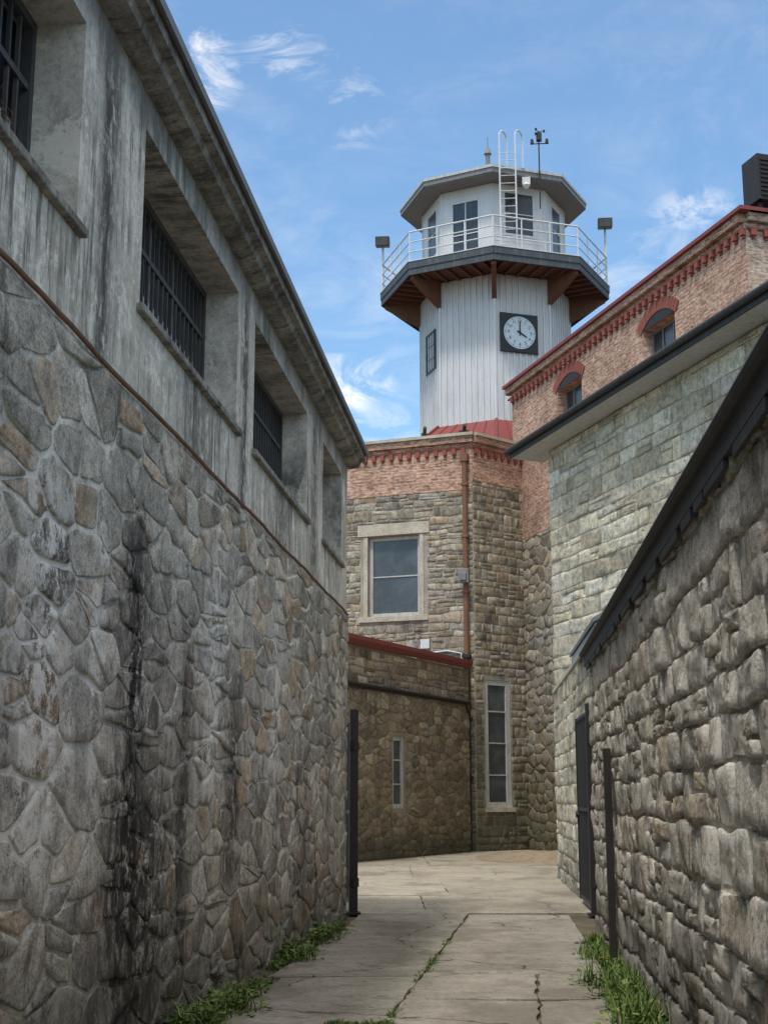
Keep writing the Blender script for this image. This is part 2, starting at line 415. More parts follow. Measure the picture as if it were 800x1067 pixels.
m_corn = concrete_mat('cornice_concrete', (0.13, 0.125, 0.115), (0.38, 0.36, 0.325), (0.04, 0.04, 0.04), 0.9, sx=4, sz=1.5, blotch=2.5)
m_path = concrete_mat('path_concrete', (0.27, 0.25, 0.215), (0.38, 0.355, 0.305), (0.14, 0.125, 0.105), 0.7, sx=1.0, sz=1.0, blotch=0.9, bs=0.35, attr=0.28, crack=0.85)
m_plaza = concrete_mat('plaza_concrete', (0.33, 0.295, 0.235), (0.42, 0.38, 0.305), (0.2, 0.18, 0.145), 0.55, sx=0.6, sz=1, blotch=0.4, bs=0.3, attr=0.15, crack=0.6)
m_soil = concrete_mat('soil', (0.09, 0.075, 0.055), (0.16, 0.135, 0.10), (0.05, 0.045, 0.035), 0.5, bs=0.8)
m_dirt = concrete_mat('dirt', (0.24, 0.185, 0.125), (0.33, 0.27, 0.19), (0.13, 0.10, 0.07), 0.5, blotch=3, bs=0.8)
m_brick = brick_mat('salmon_brick', (0.56, 0.35, 0.245), (0.38, 0.195, 0.13), (0.50, 0.41, 0.33))
m_brick2 = brick_mat('tan_brick', (0.55, 0.43, 0.33), (0.42, 0.28, 0.20), (0.50, 0.45, 0.40))
m_red = paint_mat('red_brick_trim', (0.30, 0.085, 0.06), (0.12, 0.05, 0.04), 0.5, 0.85)
m_redroof = paint_mat('red_roof_metal', (0.24, 0.05, 0.045), (0.10, 0.04, 0.035), 0.5, 0.55)
m_darkroof = paint_mat('dark_roofing', (0.035, 0.035, 0.036), (0.09, 0.085, 0.08), 0.5, 0.7)
m_slate = paint_mat('slate', (0.16, 0.17, 0.185), (0.09, 0.09, 0.1), 0.5, 0.6)
m_soffit = paint_mat('soffit_paint', (0.50, 0.51, 0.50), (0.2, 0.2, 0.19), 0.5, 0.7)
m_white = paint_mat('tower_white', (0.66, 0.665, 0.67), (0.38, 0.34, 0.29), 0.4, 0.45, scale=1.1, sx=1.5, sz=0.5, fine=0.2)
m_rail = paint_mat('rail_paint', (0.66, 0.68, 0.69), (0.3, 0.2, 0.14), 0.35, 0.5)
m_frame = paint_mat('window_frame', (0.50, 0.49, 0.46), (0.2, 0.18, 0.15), 0.6, 0.7)
m_iron = paint_mat('dark_iron', (0.022, 0.020, 0.020), (0.06, 0.03, 0.02), 0.6, 0.6)
m_bars = paint_mat('window_bars', (0.055, 0.06, 0.068), (0.16, 0.12, 0.09), 0.6, 0.6)
m_rust = paint_mat('rust_pipe', (0.20, 0.10, 0.055), (0.08, 0.045, 0.03), 0.7, 0.8)
m_rust2 = paint_mat('dull_rust_conduit', (0.19, 0.105, 0.065), (0.07, 0.05, 0.04), 0.8, 0.9)
m_rgate = paint_mat('black_gate_paint', (0.028, 0.018, 0.017), (0.05, 0.025, 0.02), 0.5, 0.6)
m_deck = paint_mat('deck_fascia', (0.06, 0.072, 0.085), (0.22, 0.22, 0.21), 0.4, 0.7)
m_under = paint_mat('deck_underside', (0.16, 0.075, 0.045), (0.05, 0.035, 0.028), 0.5, 0.85)
m_metal = paint_mat('aged_metal', (0.22, 0.22, 0.22), (0.08, 0.07, 0.06), 0.5, 0.5)
m_lampb = paint_mat('lamp_body', (0.10, 0.075, 0.055), (0.04, 0.03, 0.02), 0.5, 0.5)
def glass(name, c=(0.03, 0.035, 0.04), r=0.12):
    m, t = newmat(name); n = t.noise(t.coords((1, 1, 1)), 1.2, 5, 0.6)
    cc = t.mix(c, tuple(x * 1.8 + 0.01 for x in c), t.step(n, 0.4, 0.7))
    t.out(cc, t.m('ADD', t.m('MULTIPLY', n, 0.2), r), n, 0.04, 0.01, 0, 0.6); return m
m_glass = glass('dark_glass')
m_glass2 = glass('dusty_glass', (0.05, 0.058, 0.062), 0.18)
m_blue = glass('barred_glass', (0.010, 0.014, 0.024), 0.3)
m_clockw = paint_mat('clock_dial', (0.62, 0.70, 0.74), (0.45, 0.5, 0.52), 0.3, 0.5)
m_clockb = paint_mat('clock_black', (0.018, 0.022, 0.024), (0.03, 0.03, 0.03), 0.3, 0.5)

def window(u0, u1, z0, z1, yf, parent, M, name='window', frame_mat=None, gl=None, fw=0.07, nv=1, nh=1):
    fm = frame_mat or m_frame; gl = gl or m_glass
    f = MB(); y0, y1 = yf, yf + 0.07
    f.wall(u0, u1, z0, z1, y0, y1, [(u0 + fw, u1 - fw, z0 + fw, z1 - fw)])
    for i in range(1, nv + 1):
        x = u0 + (u1 - u0) * i / (nv + 1); f.box(x - 0.02, x + 0.02, y0 + 0.012, y1 - 0.005, z0 + fw, z1 - fw)
    for i in range(1, nh + 1):
        z = z0 + (z1 - z0) * i / (nh + 1); f.box(u0 + fw, u1 - fw, y0 + 0.016, y1 - 0.009, z - 0.02, z + 0.02)
    f.obj(name + '_frame', fm, parent, M)
    g = MB(); g.box(u0 + fw * 0.6, u1 - fw * 0.6, y0 + 0.045, y0 + 0.055, z0 + fw * 0.6, z1 - fw * 0.6)
    g.obj(name + '_glass', gl, parent, M)

# ================================================================== LEFT BUILDING
lb = empty('stone_cellblock_building', (-2.5, 0, 0))
dL = Vector((0.1013, 1)).normalized()
A = (-2.526, 0.0); B = (A[0] + dL.x * 19.77, A[1] + dL.y * 19.77)
M, L = frame(A, B)
mb = MB(); mb.wall(-1.0, L, -0.3, 4.19, 0.0, 0.5); mb.obj('stone_wall_core', m_lm, lb, M)
cells = split_some(rubble(1.5, L, -0.02, 4.19, 0.44, 0.225, 0.5, 3, 0.28), 0.32, 4)
masonry('rubble_stones', cells, [], 0.016, 0.034, m_ls, lb, M, 3, 0.10, 0.35, 0.93)
H = [(0.9, 2.9, 4.87, 6.15), (4.2, 7.45, 4.87, 6.17), (8.78, 11.93, 4.87, 6.17), (12.72, 16.0, 4.87, 6.17), (17.3, 19.15, 4.87, 6.17)]
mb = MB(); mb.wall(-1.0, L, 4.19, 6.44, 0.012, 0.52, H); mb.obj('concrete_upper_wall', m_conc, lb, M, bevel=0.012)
mb = MB()
for h in H:
    mb.box(h[0] - 0.07, h[1] + 0.07, -0.04, 0.33, 4.81, 4.868)
mb.obj('window_sills', m_corn, lb, M, bevel=0.01)
mb = MB()
mb.extrude([(0.5, 6.44), (0.5, 6.64), (-0.24, 6.64), (-0.24, 6.54), (-0.17, 6.53), (-0.15, 6.47), (-0.04, 6.44)][::-1], -1.0, L + 0.2)
mb.obj('cornice', m_corn, lb, M)
mb = MB()
mb.extrude([(0.5, 6.645), (6.0, 7.6), (6.0, 7.65), (0.5, 6.70), (-0.29, 6.695), (-0.29, 6.62), (-0.265, 6.62), (-0.265, 6.645)][::-1], -1.0, L + 0.25)
mb.obj('roof', m_slate, lb, M)
mb = MB(); pts = []
for i in range(0, 90):
    u = -1 + (L + 0.9) * i / 89; pts.append((u, -0.02, 4.215 + 0.008 * math.sin(u * 2.1) + U(-0.006, 0.006)))
mb.tube(pts, 0.016, 8)
mb.obj('rusty_conduit', m_rust2, lb, M, smooth=False)
for k, h in enumerate(H):
    u0, u1, z0, z1 = h
    g = MB(); g.box(u0, u1, 0.44, 0.46, z0, z1); g.obj('cell_window_glass', m_blue, lb, M)
    b = MB()
    b.wall(u0 + 0.003, u1 - 0.003, z0 + 0.003, z1 - 0.003, 0.315, 0.38, [(u0 + 0.06, u1 - 0.06, z0 + 0.06, z1 - 0.06)])
    x = u0 + 0.15
    while x < u1 - 0.1:
        b.box(x - 0.012, x + 0.012, 0.335, 0.36, z0 + 0.06, z1 - 0.06); x += 0.145
    for zz in (0.33, 0.66):
        z = z0 + (z1 - z0) * zz; b.box(u0 + 0.06, u1 - 0.06, 0.325, 0.333, z - 0.022, z + 0.022)
    b.obj('window_bars', m_bars, lb, M)
    b = MB(); n = 4
    for i in range(1, n):
        x = u0 + (u1 - u0) * i / n; b.box(x - 0.035, x + 0.035, 0.39, 0.435, z0, z1)
    b.box(u0, u1, 0.388, 0.43, z0 + 0.55, z0 + 0.6)
    b.obj('window_mullions', m_frame, lb, M)
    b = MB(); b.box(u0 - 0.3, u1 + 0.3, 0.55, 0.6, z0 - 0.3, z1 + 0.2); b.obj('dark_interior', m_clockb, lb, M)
mb = MB()
for j in range(26):
    x = U(4.8, 7.2); z = U(4.9, 5.3); pts = [(x, 0.27, z)]
    for k in range(6):
        x += U(-0.12, 0.2); z += U(-0.06, 0.12); pts.append((x, 0.29 + U(-0.05, 0.03), min(z, 6.0)))
    mb.tube(pts, 0.004, 4)
mb.obj('dry_vine', m_rust2, lb, M)
ME, LE = frame(B, (B[0] - dL.y * 6, B[1] + dL.x * 6))
mb = MB(); mb.box(0.5, 6, 0.0, 0.4, -0.3, 6.6); mb.obj('end_wall', m_lm, lb, ME)

# ================================================================== RIGHT NEAR BUILDING
rb = empty('stone_outbuilding', (3.0, 10, 0))
far = (1.197 + 0.0806 * 17, 17.0); near = (1.197 - 0.0806 * 0, 0.0)
M, L = frame(far, near)
hol = [(5.6, 5.95, 1.75, 2.05), (2.9, 3.2, 1.35, 1.7)]
mb = MB(); mb.wall(0, L, -0.3, 3.33, 0.0, 0.5, hol); mb.obj('wall_core', m_rm, rb, M)
mb = MB(); mb.box(2.5, 6.5, 0.25, 0.3, 1.0, 2.4); mb.obj('recess_back', m_rm, rb, M)
cells = coursed(0, L, -0.02, 3.28, 0.26, 0.62, 0.19, 0.34, 0.05, 0.2, 5)
masonry('coursed_stones', cells, hol, 0.030, 0.026, m_rs, rb, M, 3, 0.12, 0.2, 0.92)
MR, LR = frame(( far[0] + 5, far[1] - 0.4), far)
mb = MB(); mb.box(0.0, LR - 0.01, 0.0, 0.4, -0.3, 3.30); mb.obj('end_wall', m_rm, rb, MR)
mb = MB()
mb.extrude([(-0.075, 3.22), (-0.045, 3.22), (-0.045, 3.345), (0.5, 3.37), (5, 3.72), (5, 3.79), (0.3, 3.43), (-0.10, 3.42), (-0.10, 3.335), (-0.075, 3.335)][::-1], -0.12, L)
mb.obj('roof', m_darkroof, rb, M)
mb = MB(); u = 0.2
while u < L:
    w_ = U(0.3, 0.9); mb.box(u, u + w_, -0.072, -0.050, 3.17 + U(-0.02, 0.02), 3.2185); u += w_ + U(0.02, 0.3)
mb.tube([(-0.1, -0.10, 3.37), (L, -0.10, 3.37)], 0.035, 8)
mb.obj('gutter', m_darkroof, rb, M)

# ================================================================== MIDDLE BUILDING
mbd = empty('stone_block_building', (5, 26, 0))
d = Vector((0.3, -1)).normalized(); C = (3.61, 29.0)
M, L = frame(C, (C[0] + d.x * 17, C[1] + d.y * 17))
mb = MB(); mb.wall(0, L, -0.3, 9.05, 0, 0.5); mb.obj('wall_core', m_am, mbd, M)
cells = coursed(0, L, 0.0, 9.05, 0.5, 1.15, 0.26, 0.42, 0.03, 0.15, 8)
masonry('ashlar_blocks', cells, [], 0.022, 0.022, m_as, mbd, M, 3, 0.08, 0.25, 0.95)
M2, L2 = frame((C[0] - d.y * 7, C[1] + d.x * 7 + 4.0), (C[0] + 0.02, C[1] + 0.02))
mb = MB(); mb.box(0, L2 - 0.01, 0.0, 0.5, -0.3, 9.04); mb.obj('side_wall', m_am, mbd, M2)
mb = MB()
mb.extrude([(-0.50, 9.10), (0.3, 9.06), (0.3, 9.12), (-0.50, 9.16)][::-1], -0.95, L)
mb.obj('soffit', m_soffit, mbd, M)
mb = MB()
mb.extrude([(-0.535, 9.09), (-0.505, 9.09), (-0.505, 9.17), (0.3, 9.13), (6, 9.9), (6, 10.0), (0.3, 9.38), (-0.535, 9.33)][::-1], -1.0, L)
mb.tube([(-1.0, -0.59, 9.25), (L, -0.59, 9.25)], 0.065, 10)
mb.obj('roof', m_darkroof, mbd, M)
F = (3.58, 28.85); N = (2.83, 17.5); M, L = frame(F, N)
mb = MB(); mb.wall(0, L, -0.3, 3.75, 0, 0.4); mb.obj('link_wall_core', m_am, mbd, M)
masonry('link_wall_blocks', coursed(0, L, 0, 3.75, 0.4, 0.95, 0.24, 0.36, 0.03, 0.15, 21), [], 0.025, 0.022, m_as, mbd, M, 3, 0.12, 0.25)
mb = MB(); mb.extrude([(-0.16, 3.80), (0.9, 4.38), (0.9, 4.43), (-0.16, 3.86)][::-1], L - 4.2, L + 0.3); mb.obj('link_slate_roof', m_slate, mbd, M)
mb = MB(); mb.box(L - 4.15, L + 0.25, -0.13, -0.09, 3.66, 3.795); mb.box(L + 0.2, L + 0.24, -0.08, 0.8, 3.6, 3.78); mb.obj('link_fascia', m_soffit, mbd, M)
mb = MB(); mb.box(0.1, L - 4.25, -0.05, 0.42, 3.755, 3.83); mb.obj('link_coping', m_am, mbd, M)

# ================================================================== BRICK BUILDING
bb = empty('brick_building', (7, 36, 0))
P0 = (4.41, 45.1); P1 = (8.71, 30.8)
M, L = frame(P0, P1)
wins = [(3.8, 5.6, 13.35, 14.25), (9.6, 11.4, 13.35, 14.25)]
mb = MB(); mb.wall(0, L, -0.3, 10.0, 0, 0.5); mb.obj('stone_base_core', m_hm, bb, M)
masonry('stone_base', rubble(0, 6, 0, 10.0, 0.5, 0.3, 0.36, 31), [], 0.025, 0.03, m_hs, bb, M, 2, 0.18)
mb = MB(); mb.wall(0, L, 10.0, 15.25, -0.02, 0.5, wins); mb.obj('brick_wall', m_brick, bb, M)
M2, L2 = frame(P1, (P1[0] + 0.958 * 12, P1[1] + 0.287 * 12))
mb = MB(); mb.wall(0, L2, 0.0, 15.25, -0.02, 0.5); mb.obj('brick_return_wall', m_brick2, bb, M2)
for (MM, LL, dm) in ((M, L, 0), (M2, L2, 1)):
    x0 = -0.25 if dm == 0 else 0.02
    mb = MB(); x = 0.1
    while x < LL:
        mb.box(x, x + 0.15, -0.13, -0.022, 14.90, 15.06); mb.box(x + 0.04, x + 0.11, -0.08, -0.023, 14.82, 14.898); x += 0.36
    mb.box(x0, LL, -0.075, -0.021, 15.065, 15.12)
    mb.obj('corbels', m_red, bb, MM)
    mb = MB(); mb.box(x0 + 0.003, LL, -0.17, 0.5, 15.255, 15.46); mb.obj('parapet', m_brick if dm == 0 else m_brick2, bb, MM)
    mb = MB(); mb.box(x0, LL + (0.27 if dm == 0 else 0), -0.27, 0.6, 15.463, 15.56); mb.obj('coping', m_redroof, bb, MM)
for w in wins:
    cx = (w[0] + w[1]) / 2; hw = (w[1] - w[0]) / 2; mb = MB(); n = 14
    Rr = 1.5; zc = 14.25 - math.sqrt(Rr * Rr - hw * hw)
    a0 = math.asin(hw / Rr)
    for i in range(n):
        a = -a0 * 1.12 + 2.24 * a0 * i / n; b = -a0 * 1.12 + 2.24 * a0 * (i + 0.88) / n
        q = [(cx + r * math.sin(t), zc + r * math.cos(t)) for r, t in ((Rr, a), (Rr, b), (Rr + 0.32, b), (Rr + 0.32, a))]
        i0 = len(mb.v)
        for y in (-0.05, 0.1):
            for p in q: mb.av((p[0], y, p[1]))
        for f in ((0, 3, 2, 1), (4, 5, 6, 7), (0, 1, 5, 4), (1, 2, 6, 5), (2, 3, 7, 6), (3, 0, 4, 7)): mb.f.append([i0 + k for k in f])
    mb.obj('brick_arch', m_red, bb, M)
    mb = MB(); i0 = len(mb.v); top = [(cx + (Rr - 0.01) * math.sin(a0 * (2 * k / 8 - 1)), zc + (Rr - 0.01) * math.cos(a0 * (2 * k / 8 - 1))) for k in range(9)]
    for y in (-0.015, -0.03):
        for p in top: mb.av((p[0], y, p[1]))
    mb.f.append([i0 + k for k in range(9)]); mb.f.append([i0 + 9 + k for k in reversed(range(9))])
    mb.obj('arch_tympanum', m_iron, bb, M)
    window(w[0], w[1], w[2], w[3], 0.25, bb, M, 'arched_window', frame_mat=m_metal, nv=2, nh=0)
    mb = MB(); mb.box(w[0] - 0.1, w[1] + 0.1, -0.08, 0.1, w[2] - 0.1, w[2] - 0.003); mb.obj('window_sill', m_frame, bb, M)
mb = MB(); mb.prism([P0, P1, (P1[0] + 11.5, P1[1] + 3.44), (P0[0] + 11.5, P0[1] + 3.44)], 15.0, 15.2); mb.obj('roof', m_darkroof, bb)
mb = MB(); mb.box(0.35, 1.5, -0.15, 0.55, 15.85, 17.05)
for i in range(9): mb.box(0.42, 1.43, -0.18, -0.152, 15.95 + i * 0.115, 16.0 + i * 0.115)
for x in (0.45, 1.35): mb.box(x, x + 0.08, 0.0, 0.08, 15.56, 15.85)
e = empty('roof_vent_box', (9.5, 31, 15.5)); mb.obj('louvred_box', m_iron, e, M2, bevel=0.01)

# ================================================================== HUB BUILDING
hb = empty('octagonal_hub_building', (2, 46, 0))
a = (-5.34, 46.03); c = (2.85, 42.9); e2 = (4.55, 44.4)
M, L = frame(a, c)
wn = (5.15, 6.95, 7.4, 10.05)
mb = MB(); mb.wall(0, L, -0.3, 11.4, 0, 0.5, [wn]); mb.obj('front_core', m_hm, hb, M)
masonry('front_stones', coursed(2, L, 0, 11.4, 0.25, 0.75, 0.16, 0.36, 0.09, 0.3, 41), [(wn[0] - 0.25, wn[1] + 0.25, wn[2] - 0.2, wn[3] + 0.42)], 0.024, 0.032, m_hs, hb, M, 2, 0.15)
mb = MB(); mb.wall(0, L, 11.4, 12.95, -0.03, 0.5); mb.obj('front_brick', m_brick, hb, M)
mb = MB()
mb.box(wn[0] - 0.35, wn[1] + 0.35, -0.05, 0.0, wn[3] + 0.02, wn[3] + 0.4)
mb.box(wn[0] - 0.3, wn[1] + 0.3, -0.08, 0.3, wn[2] - 0.18, wn[2] - 0.003)
mb.box(wn[0] - 0.14, wn[0] - 0.0, -0.02, 0.0, wn[2], wn[3]); mb.box(wn[1], wn[1] + 0.14, -0.02, 0.0, wn[2], wn[3])
mb.obj('window_surround', m_am, hb, M, bevel=0.008)
window(wn[0] + 0.004, wn[1] - 0.004, wn[2] + 0.004, wn[3] - 0.004, 0.16, hb, M, 'sash_window', gl=m_glass2, fw=0.12, nv=0, nh=1)
mb = MB(); mb.tube([(8.55, -0.14, 12.4), (8.55, -0.14, 6.0)], 0.085, 10); mb.box(8.42, 8.68, -0.25, -0.03, 12.3, 12.55)
for z in (11.5, 9.8, 8.0): mb.box(8.44, 8.66, -0.235, 0.0, z, z + 0.08)
mb.obj('downpipe_upper', m_rust, hb, M, smooth=False)
mb = MB(); mb.tube([(8.55, -0.14, 6.0), (8.55, -0.14, 0.05)], 0.10, 10)
for z in (5.95, 4.0, 2.2): mb.box(8.42, 8.68, -0.26, 0.0, z, z + 0.1)
mb.obj('downpipe_lower', m_iron, hb, M)
mb = MB(); mb.box(8.38, 8.72, -0.42, -0.24, 8.3, 8.75); mb.box(8.44, 8.66, -0.5, -0.42, 8.36, 8.6); mb.obj('wall_lamp', m_metal, hb, M, bevel=0.02)
mb = MB(); mb.tube([(6.6, -0.06, 5.9), (7.2, -0.06, 6.15), (7.9, -0.06, 6.2), (8.35, -0.06, 6.1), (8.4, -0.06, 5.0)], 0.03, 6)
mb.box(7.0, 7.3, -0.12, -0.04, 6.3, 6.6)
mb.obj('conduit', m_rail, hb, M)
M2, L2 = frame(c, e2)
w2 = (0.42, 1.55, 1.35, 5.3)
mb = MB(); mb.wall(0, L2 + 0.6, -0.3, 11.7, 0, 0.5, [w2]); mb.obj('side_core', m_hm, hb, M2)
masonry('side_stones', coursed(0, L2 + 0.3, 0, 11.7, 0.28, 0.6, 0.22, 0.34, 0.03, 0.1, 43), [(w2[0] - 0.04, w2[1] + 0.04, w2[2] - 0.1, w2[3] + 0.1)], 0.022, 0.03, m_hs, hb, M2, 2, 0.15)
mb = MB(); mb.wall(0, L2 + 0.6, 11.7, 12.95, -0.03, 0.5); mb.obj('side_brick', m_brick, hb, M2)
window(w2[0], w2[1], w2[2], w2[3], 0.02, hb, M2, 'tall_window', gl=m_glass2, fw=0.16, nv=0, nh=3)
mb = MB(); mb.box(w2[0] - 0.08, w2[1] + 0.08, -0.12, 0.05, w2[2] - 0.14, w2[2] - 0.004); mb.obj('tall_window_sill', m_am, hb, M2)
for (MM, LL, xa) in ((M, L, 0), (M2, L2 + 0.5, 0.0)):
    mb = MB(); x = 0.05
    while x < LL - 0.15:
        mb.box(x, x + 0.13, -0.12, -0.032, 12.58, 12.76); mb.box(x + 0.03, x + 0.10, -0.075, -0.033, 12.50, 12.578); x += 0.31
    mb.box(xa, LL, -0.07, -0.031, 12.765, 12.82)
    mb.obj('corbels', m_red, hb, MM)
    mb = MB(); mb.box(xa, LL + 0.05, -0.16, 0.5, 12.953, 13.16); mb.obj('parapet', m_brick, hb, MM)
    mb = MB(); mb.box(xa, LL + 0.1, -0.24, 0.6, 13.163, 13.26); mb.obj('coping', m_am, hb, MM)
mb = MB(); mb.prism([(-5.3, 46.2), (2.8, 43.2), (4.4, 44.6), (6.5, 56), (-5, 56)], 12.8, 13.0); mb.obj('flat_roof', m_darkroof, hb)
mb = MB()
for (x, w, h) in ((7.0, 0.16, 0.2), (3.9, 0.2, 0.18), (8.3, 0.3, 0.16)):
    mb.box(x, x + w, 0.1, 0.3, 13.26, 13.26 + h); mb.tube([(x + w / 2, 0.2, 13.26 + h), (x + w / 2 + 0.1, -0.05, 13.4 + h)], 0.06, 8)
mb.obj('parapet_lamps', m_iron, hb, M)

# ================================================================== ANNEX
an = empty('stone_annex', (0, 38, 0))
M, L = frame((-2.29, 32.62), (2.62, 42.5))
w = (5.68, 6.42, 1.35, 3.3)
mb = MB(); mb.wall(0, L, -0.3, 5.55, 0, 0.4, [w]); mb.obj('wall_core', m_anm, an, M)
masonry('wall_stones', rubble(0, L, 0, 4.45, 0.42, 0.21, 0.46, 51, 0.2), [(w[0] - 0.05, w[1] + 0.05, w[2] - 0.1, w[3] + 0.1)], 0.026, 0.030, m_an, an, M, 2, 0.12)
masonry('upper_stones', coursed(0, L, 4.52, 5.5, 0.3, 0.8, 0.16, 0.3, 0.06, 0.2, 52), [], 0.025, 0.028, m_an, an, M, 2, 0.15)
mb = MB(); mb.box(0, L, -0.09, 0.0, 4.455, 4.515); mb.tube([(0, -0.12, 4.56), (L - 0.6, -0.12, 4.50), (L - 0.2, -0.12, 4.1)], 0.04, 6); mb.obj('ledge_and_pipe', m_iron, an, M)
window(w[0], w[1], w[2], w[3], 0.04, an, M, 'narrow_window', gl=m_glass2, fw=0.12, nv=0, nh=2)
mb = MB(); mb.extrude([(-0.22, 5.68), (-0.22, 5.79), (0.2, 5.88), (3.5, 6.35), (3.5, 6.30), (0.2, 5.72), (0.0, 5.56), (-0.1, 5.56)], 0, L - 0.15); mb.obj('roof', m_redroof, an, M)

# ================================================================== GUARD TOWER
tw = empty('guard_tower', (4.27, 50, 13))
T = Matrix.Translation((4.27, 50, 0)) @ Matrix.Rotation(math.radians(-4.88), 4, 'Z')
def octv(r, a0=-90): return [(r * math.cos(math.radians(a0 + 45 * k)), r * math.sin(math.radians(a0 + 45 * k))) for k in range(8)]
def faceM(r, k):
    v = octv(r); p, q = v[k % 8], v[(k + 1) % 8]
    m, l = frame(p, q); return T @ m, l
def frustum(mb, r0, z0, r1, z1, top=True, bot=True):
    v0, v1 = octv(r0), octv(r1); i = len(mb.v)
    for p in v0: mb.av((p[0], p[1], z0))
    for p in v1: mb.av((p[0], p[1], z1))
    for k in range(8): mb.f.append([i + k, i + (k + 1) % 8, i + 8 + (k + 1) % 8, i + 8 + k])
    if bot: mb.f.append([i + k for k in reversed(range(8))])
    if top: mb.f.append([i + 8 + k for k in range(8)])
RS_ = 2.85
mb = MB(); frustum(mb, RS_, 13.0, RS_, 20.5); mb.obj('shaft', m_white, tw, T)
for k in range(8):
    Mf, l = faceM(RS_, k); mb = MB(); n = 9
    for i in range(n + 1):
        x = l * i / n; mb.box(x - 0.025, x + 0.025, -0.055, 0.004, 14.0, 20.42)
        if i < n:
            for q in (0.33, 0.66): mb.box(x + l / n * q - 0.008, x + l / n * q + 0.008, -0.012, 0.002, 14.0, 20.41)
    mb.obj('siding_ribs', m_white, tw, Mf)
mb = MB(); frustum(mb, 4.7, 13.55, 2.98, 14.9); mb.obj('skirt_roof', m_redroof, tw, T)
mb = MB()
for k in range(8):
    v0, v1 = octv(4.72)[k], octv(3.0)[k]; mb.tube([(v0[0], v0[1], 13.57), (v1[0], v1[1], 14.92)], 0.05, 6)
    for j in range(1, 6):
        a0_, b0_ = Vector(octv(4.72)[k]), Vector(octv(4.72)[(k + 1) % 8]); a1_, b1_ = Vector(octv(3.0)[k]), Vector(octv(3.0)[(k + 1) % 8])
        p_, q_ = a0_.lerp(b0_, j / 6), a1_.lerp(b1_, j / 6); mb.tube([(p_.x, p_.y, 13.55), (q_.x, q_.y, 14.9)], 0.025, 4)
mb.obj('skirt_ridges', m_redroof, tw, T)
RD = 4.4
mb = MB(); frustum(mb, RD - 0.1, 20.55, RD - 0.1, 20.86); mb.obj('deck', m_under, tw, T)
for k in range(8):
    Mf, l = faceM(RD, k); mb = MB()
    mb.box(0.0, l, 0.0, 0.06, 20.42, 20.66); mb.box(0.0, l, -0.03, 0.03, 20.663, 20.92)
    mb.obj('deck_fascia', m_deck, tw, Mf)
    mb = MB(); mb.box(-0.02, l + 0.02, -0.05, 0.12, 20.923, 20.955); mb.obj('deck_edge', m_rail, tw, Mf)
    mb = MB()
    for i in range(1, 7): mb.box(l * i / 7 - 0.04, l * i / 7 + 0.04, 0.1, 1.35, 20.42, 20.548)
    mb.obj('deck_joists', m_under, tw, Mf)
mb = MB()
for k in range(8):
    a_ = math.radians(-90 + 45 * k); ca, sa = math.cos(a_), math.sin(a_)
    def pt(r, o, z): return (r * ca - o * sa, r * sa + o * ca, z)
    i = len(mb.v)
    for o in (-0.09, 0.09):
        for (r, z) in ((RS_ + 0.03, 20.54), (RD - 0.15, 20.54), (RD - 0.15, 20.30), (RS_ + 0.5, 19.75), (RS_ + 0.03, 19.5)): mb.av(pt(r, o, z))
    mb.f.append([i + q for q in range(5)]); mb.f.append([i + 5 + q for q in reversed(range(5))])
    for q in range(5): mb.f.append([i + q, i + 5 + q, i + 5 + (q + 1) % 5, i + (q + 1) % 5])
mb.obj('deck_brackets', m_under, tw, T)
mb = MB()
rv = octv(RD - 0.05)
for k in range(8):
    p, q = Vector(rv[k] + (0,)), Vector(rv[(k + 1) % 8] + (0,))
    for z, r in ((22.12, 0.032), (21.72, 0.024), (21.33, 0.024)):
        mb.tube([(p.x, p.y, z), (q.x, q.y, z)], r, 6)
    for j in range(3):
        w_ = p.lerp(q, j / 3); mb.tube([(w_.x, w_.y, 20.95), (w_.x, w_.y, 22.12)], 0.028, 6)
mb.obj('railing', m_rail, tw, T)
RC = 2.75
cabw = {0: [(0.45, 1.65, 22.15, 23.85)], 7: [(0.45, 1.55, 21.0, 23.6)], 1: [(0.7, 1.65, 21.9, 23.8)], 6: [(0.6, 1.6, 21.9, 23.75)], 2: [(0.6, 1.5, 22.2, 23.7)], 5: [(0.6, 1.5, 22.2, 23.7)], 3: [], 4: []}
for k in range(8):
    Mf, l = faceM(RC, k); mb = MB()
    mb.wall(0, l, 20.87, 24.12, 0, 0.12, cabw[k]); mb.obj('cabin_wall', m_white, tw, Mf)
    mb = MB(); mb.box(-0.03, 0.06, -0.025, 0.0, 20.95, 24.1); mb.box(l - 0.06, l + 0.03, -0.025, 0.0, 20.95, 24.1)
    z = 21.2
    while z < 24.0:
        if not any(h[2] - 0.05 < z < h[3] + 0.05 for h in cabw[k]): mb.box(0.06, l - 0.06, -0.008, 0.0, z, z + 0.02)
        z += 0.22
    mb.obj('cabin_trim', m_rail, tw, Mf)
    for h in cabw[k]:
        window(h[0] - 0.05, h[1] + 0.05, h[2] - 0.05, h[3] + 0.05, -0.02, tw, Mf, 'cabin_window', frame_mat=m_rail, gl=m_glass if k in (0, 7) else m_glass2, fw=0.09, nv=1 if k == 7 else 0, nh=1)
mb = MB(); mb.prism(octv(2.3), 20.9, 21.9); mb.obj('cabin_interior', m_metal, tw, T)
RR = 3.62
mb = MB(); frustum(mb, RR - 0.03, 24.13, RR - 0.03, 24.16); mb.obj('roof_soffit', m_metal, tw, T)
mb = MB(); frustum(mb, RR, 24.162, RR + 0.02, 24.42, top=False, bot=False); frustum(mb, RR + 0.02, 24.42, 0.6, 24.62); mb.obj('roof', m_metal, tw, T)
mb = MB(); frustum(mb, RR + 0.05, 24.34, RR + 0.05, 24.45, False, False); mb.obj('roof_flashing', m_soffit, tw, T)
mb = MB()
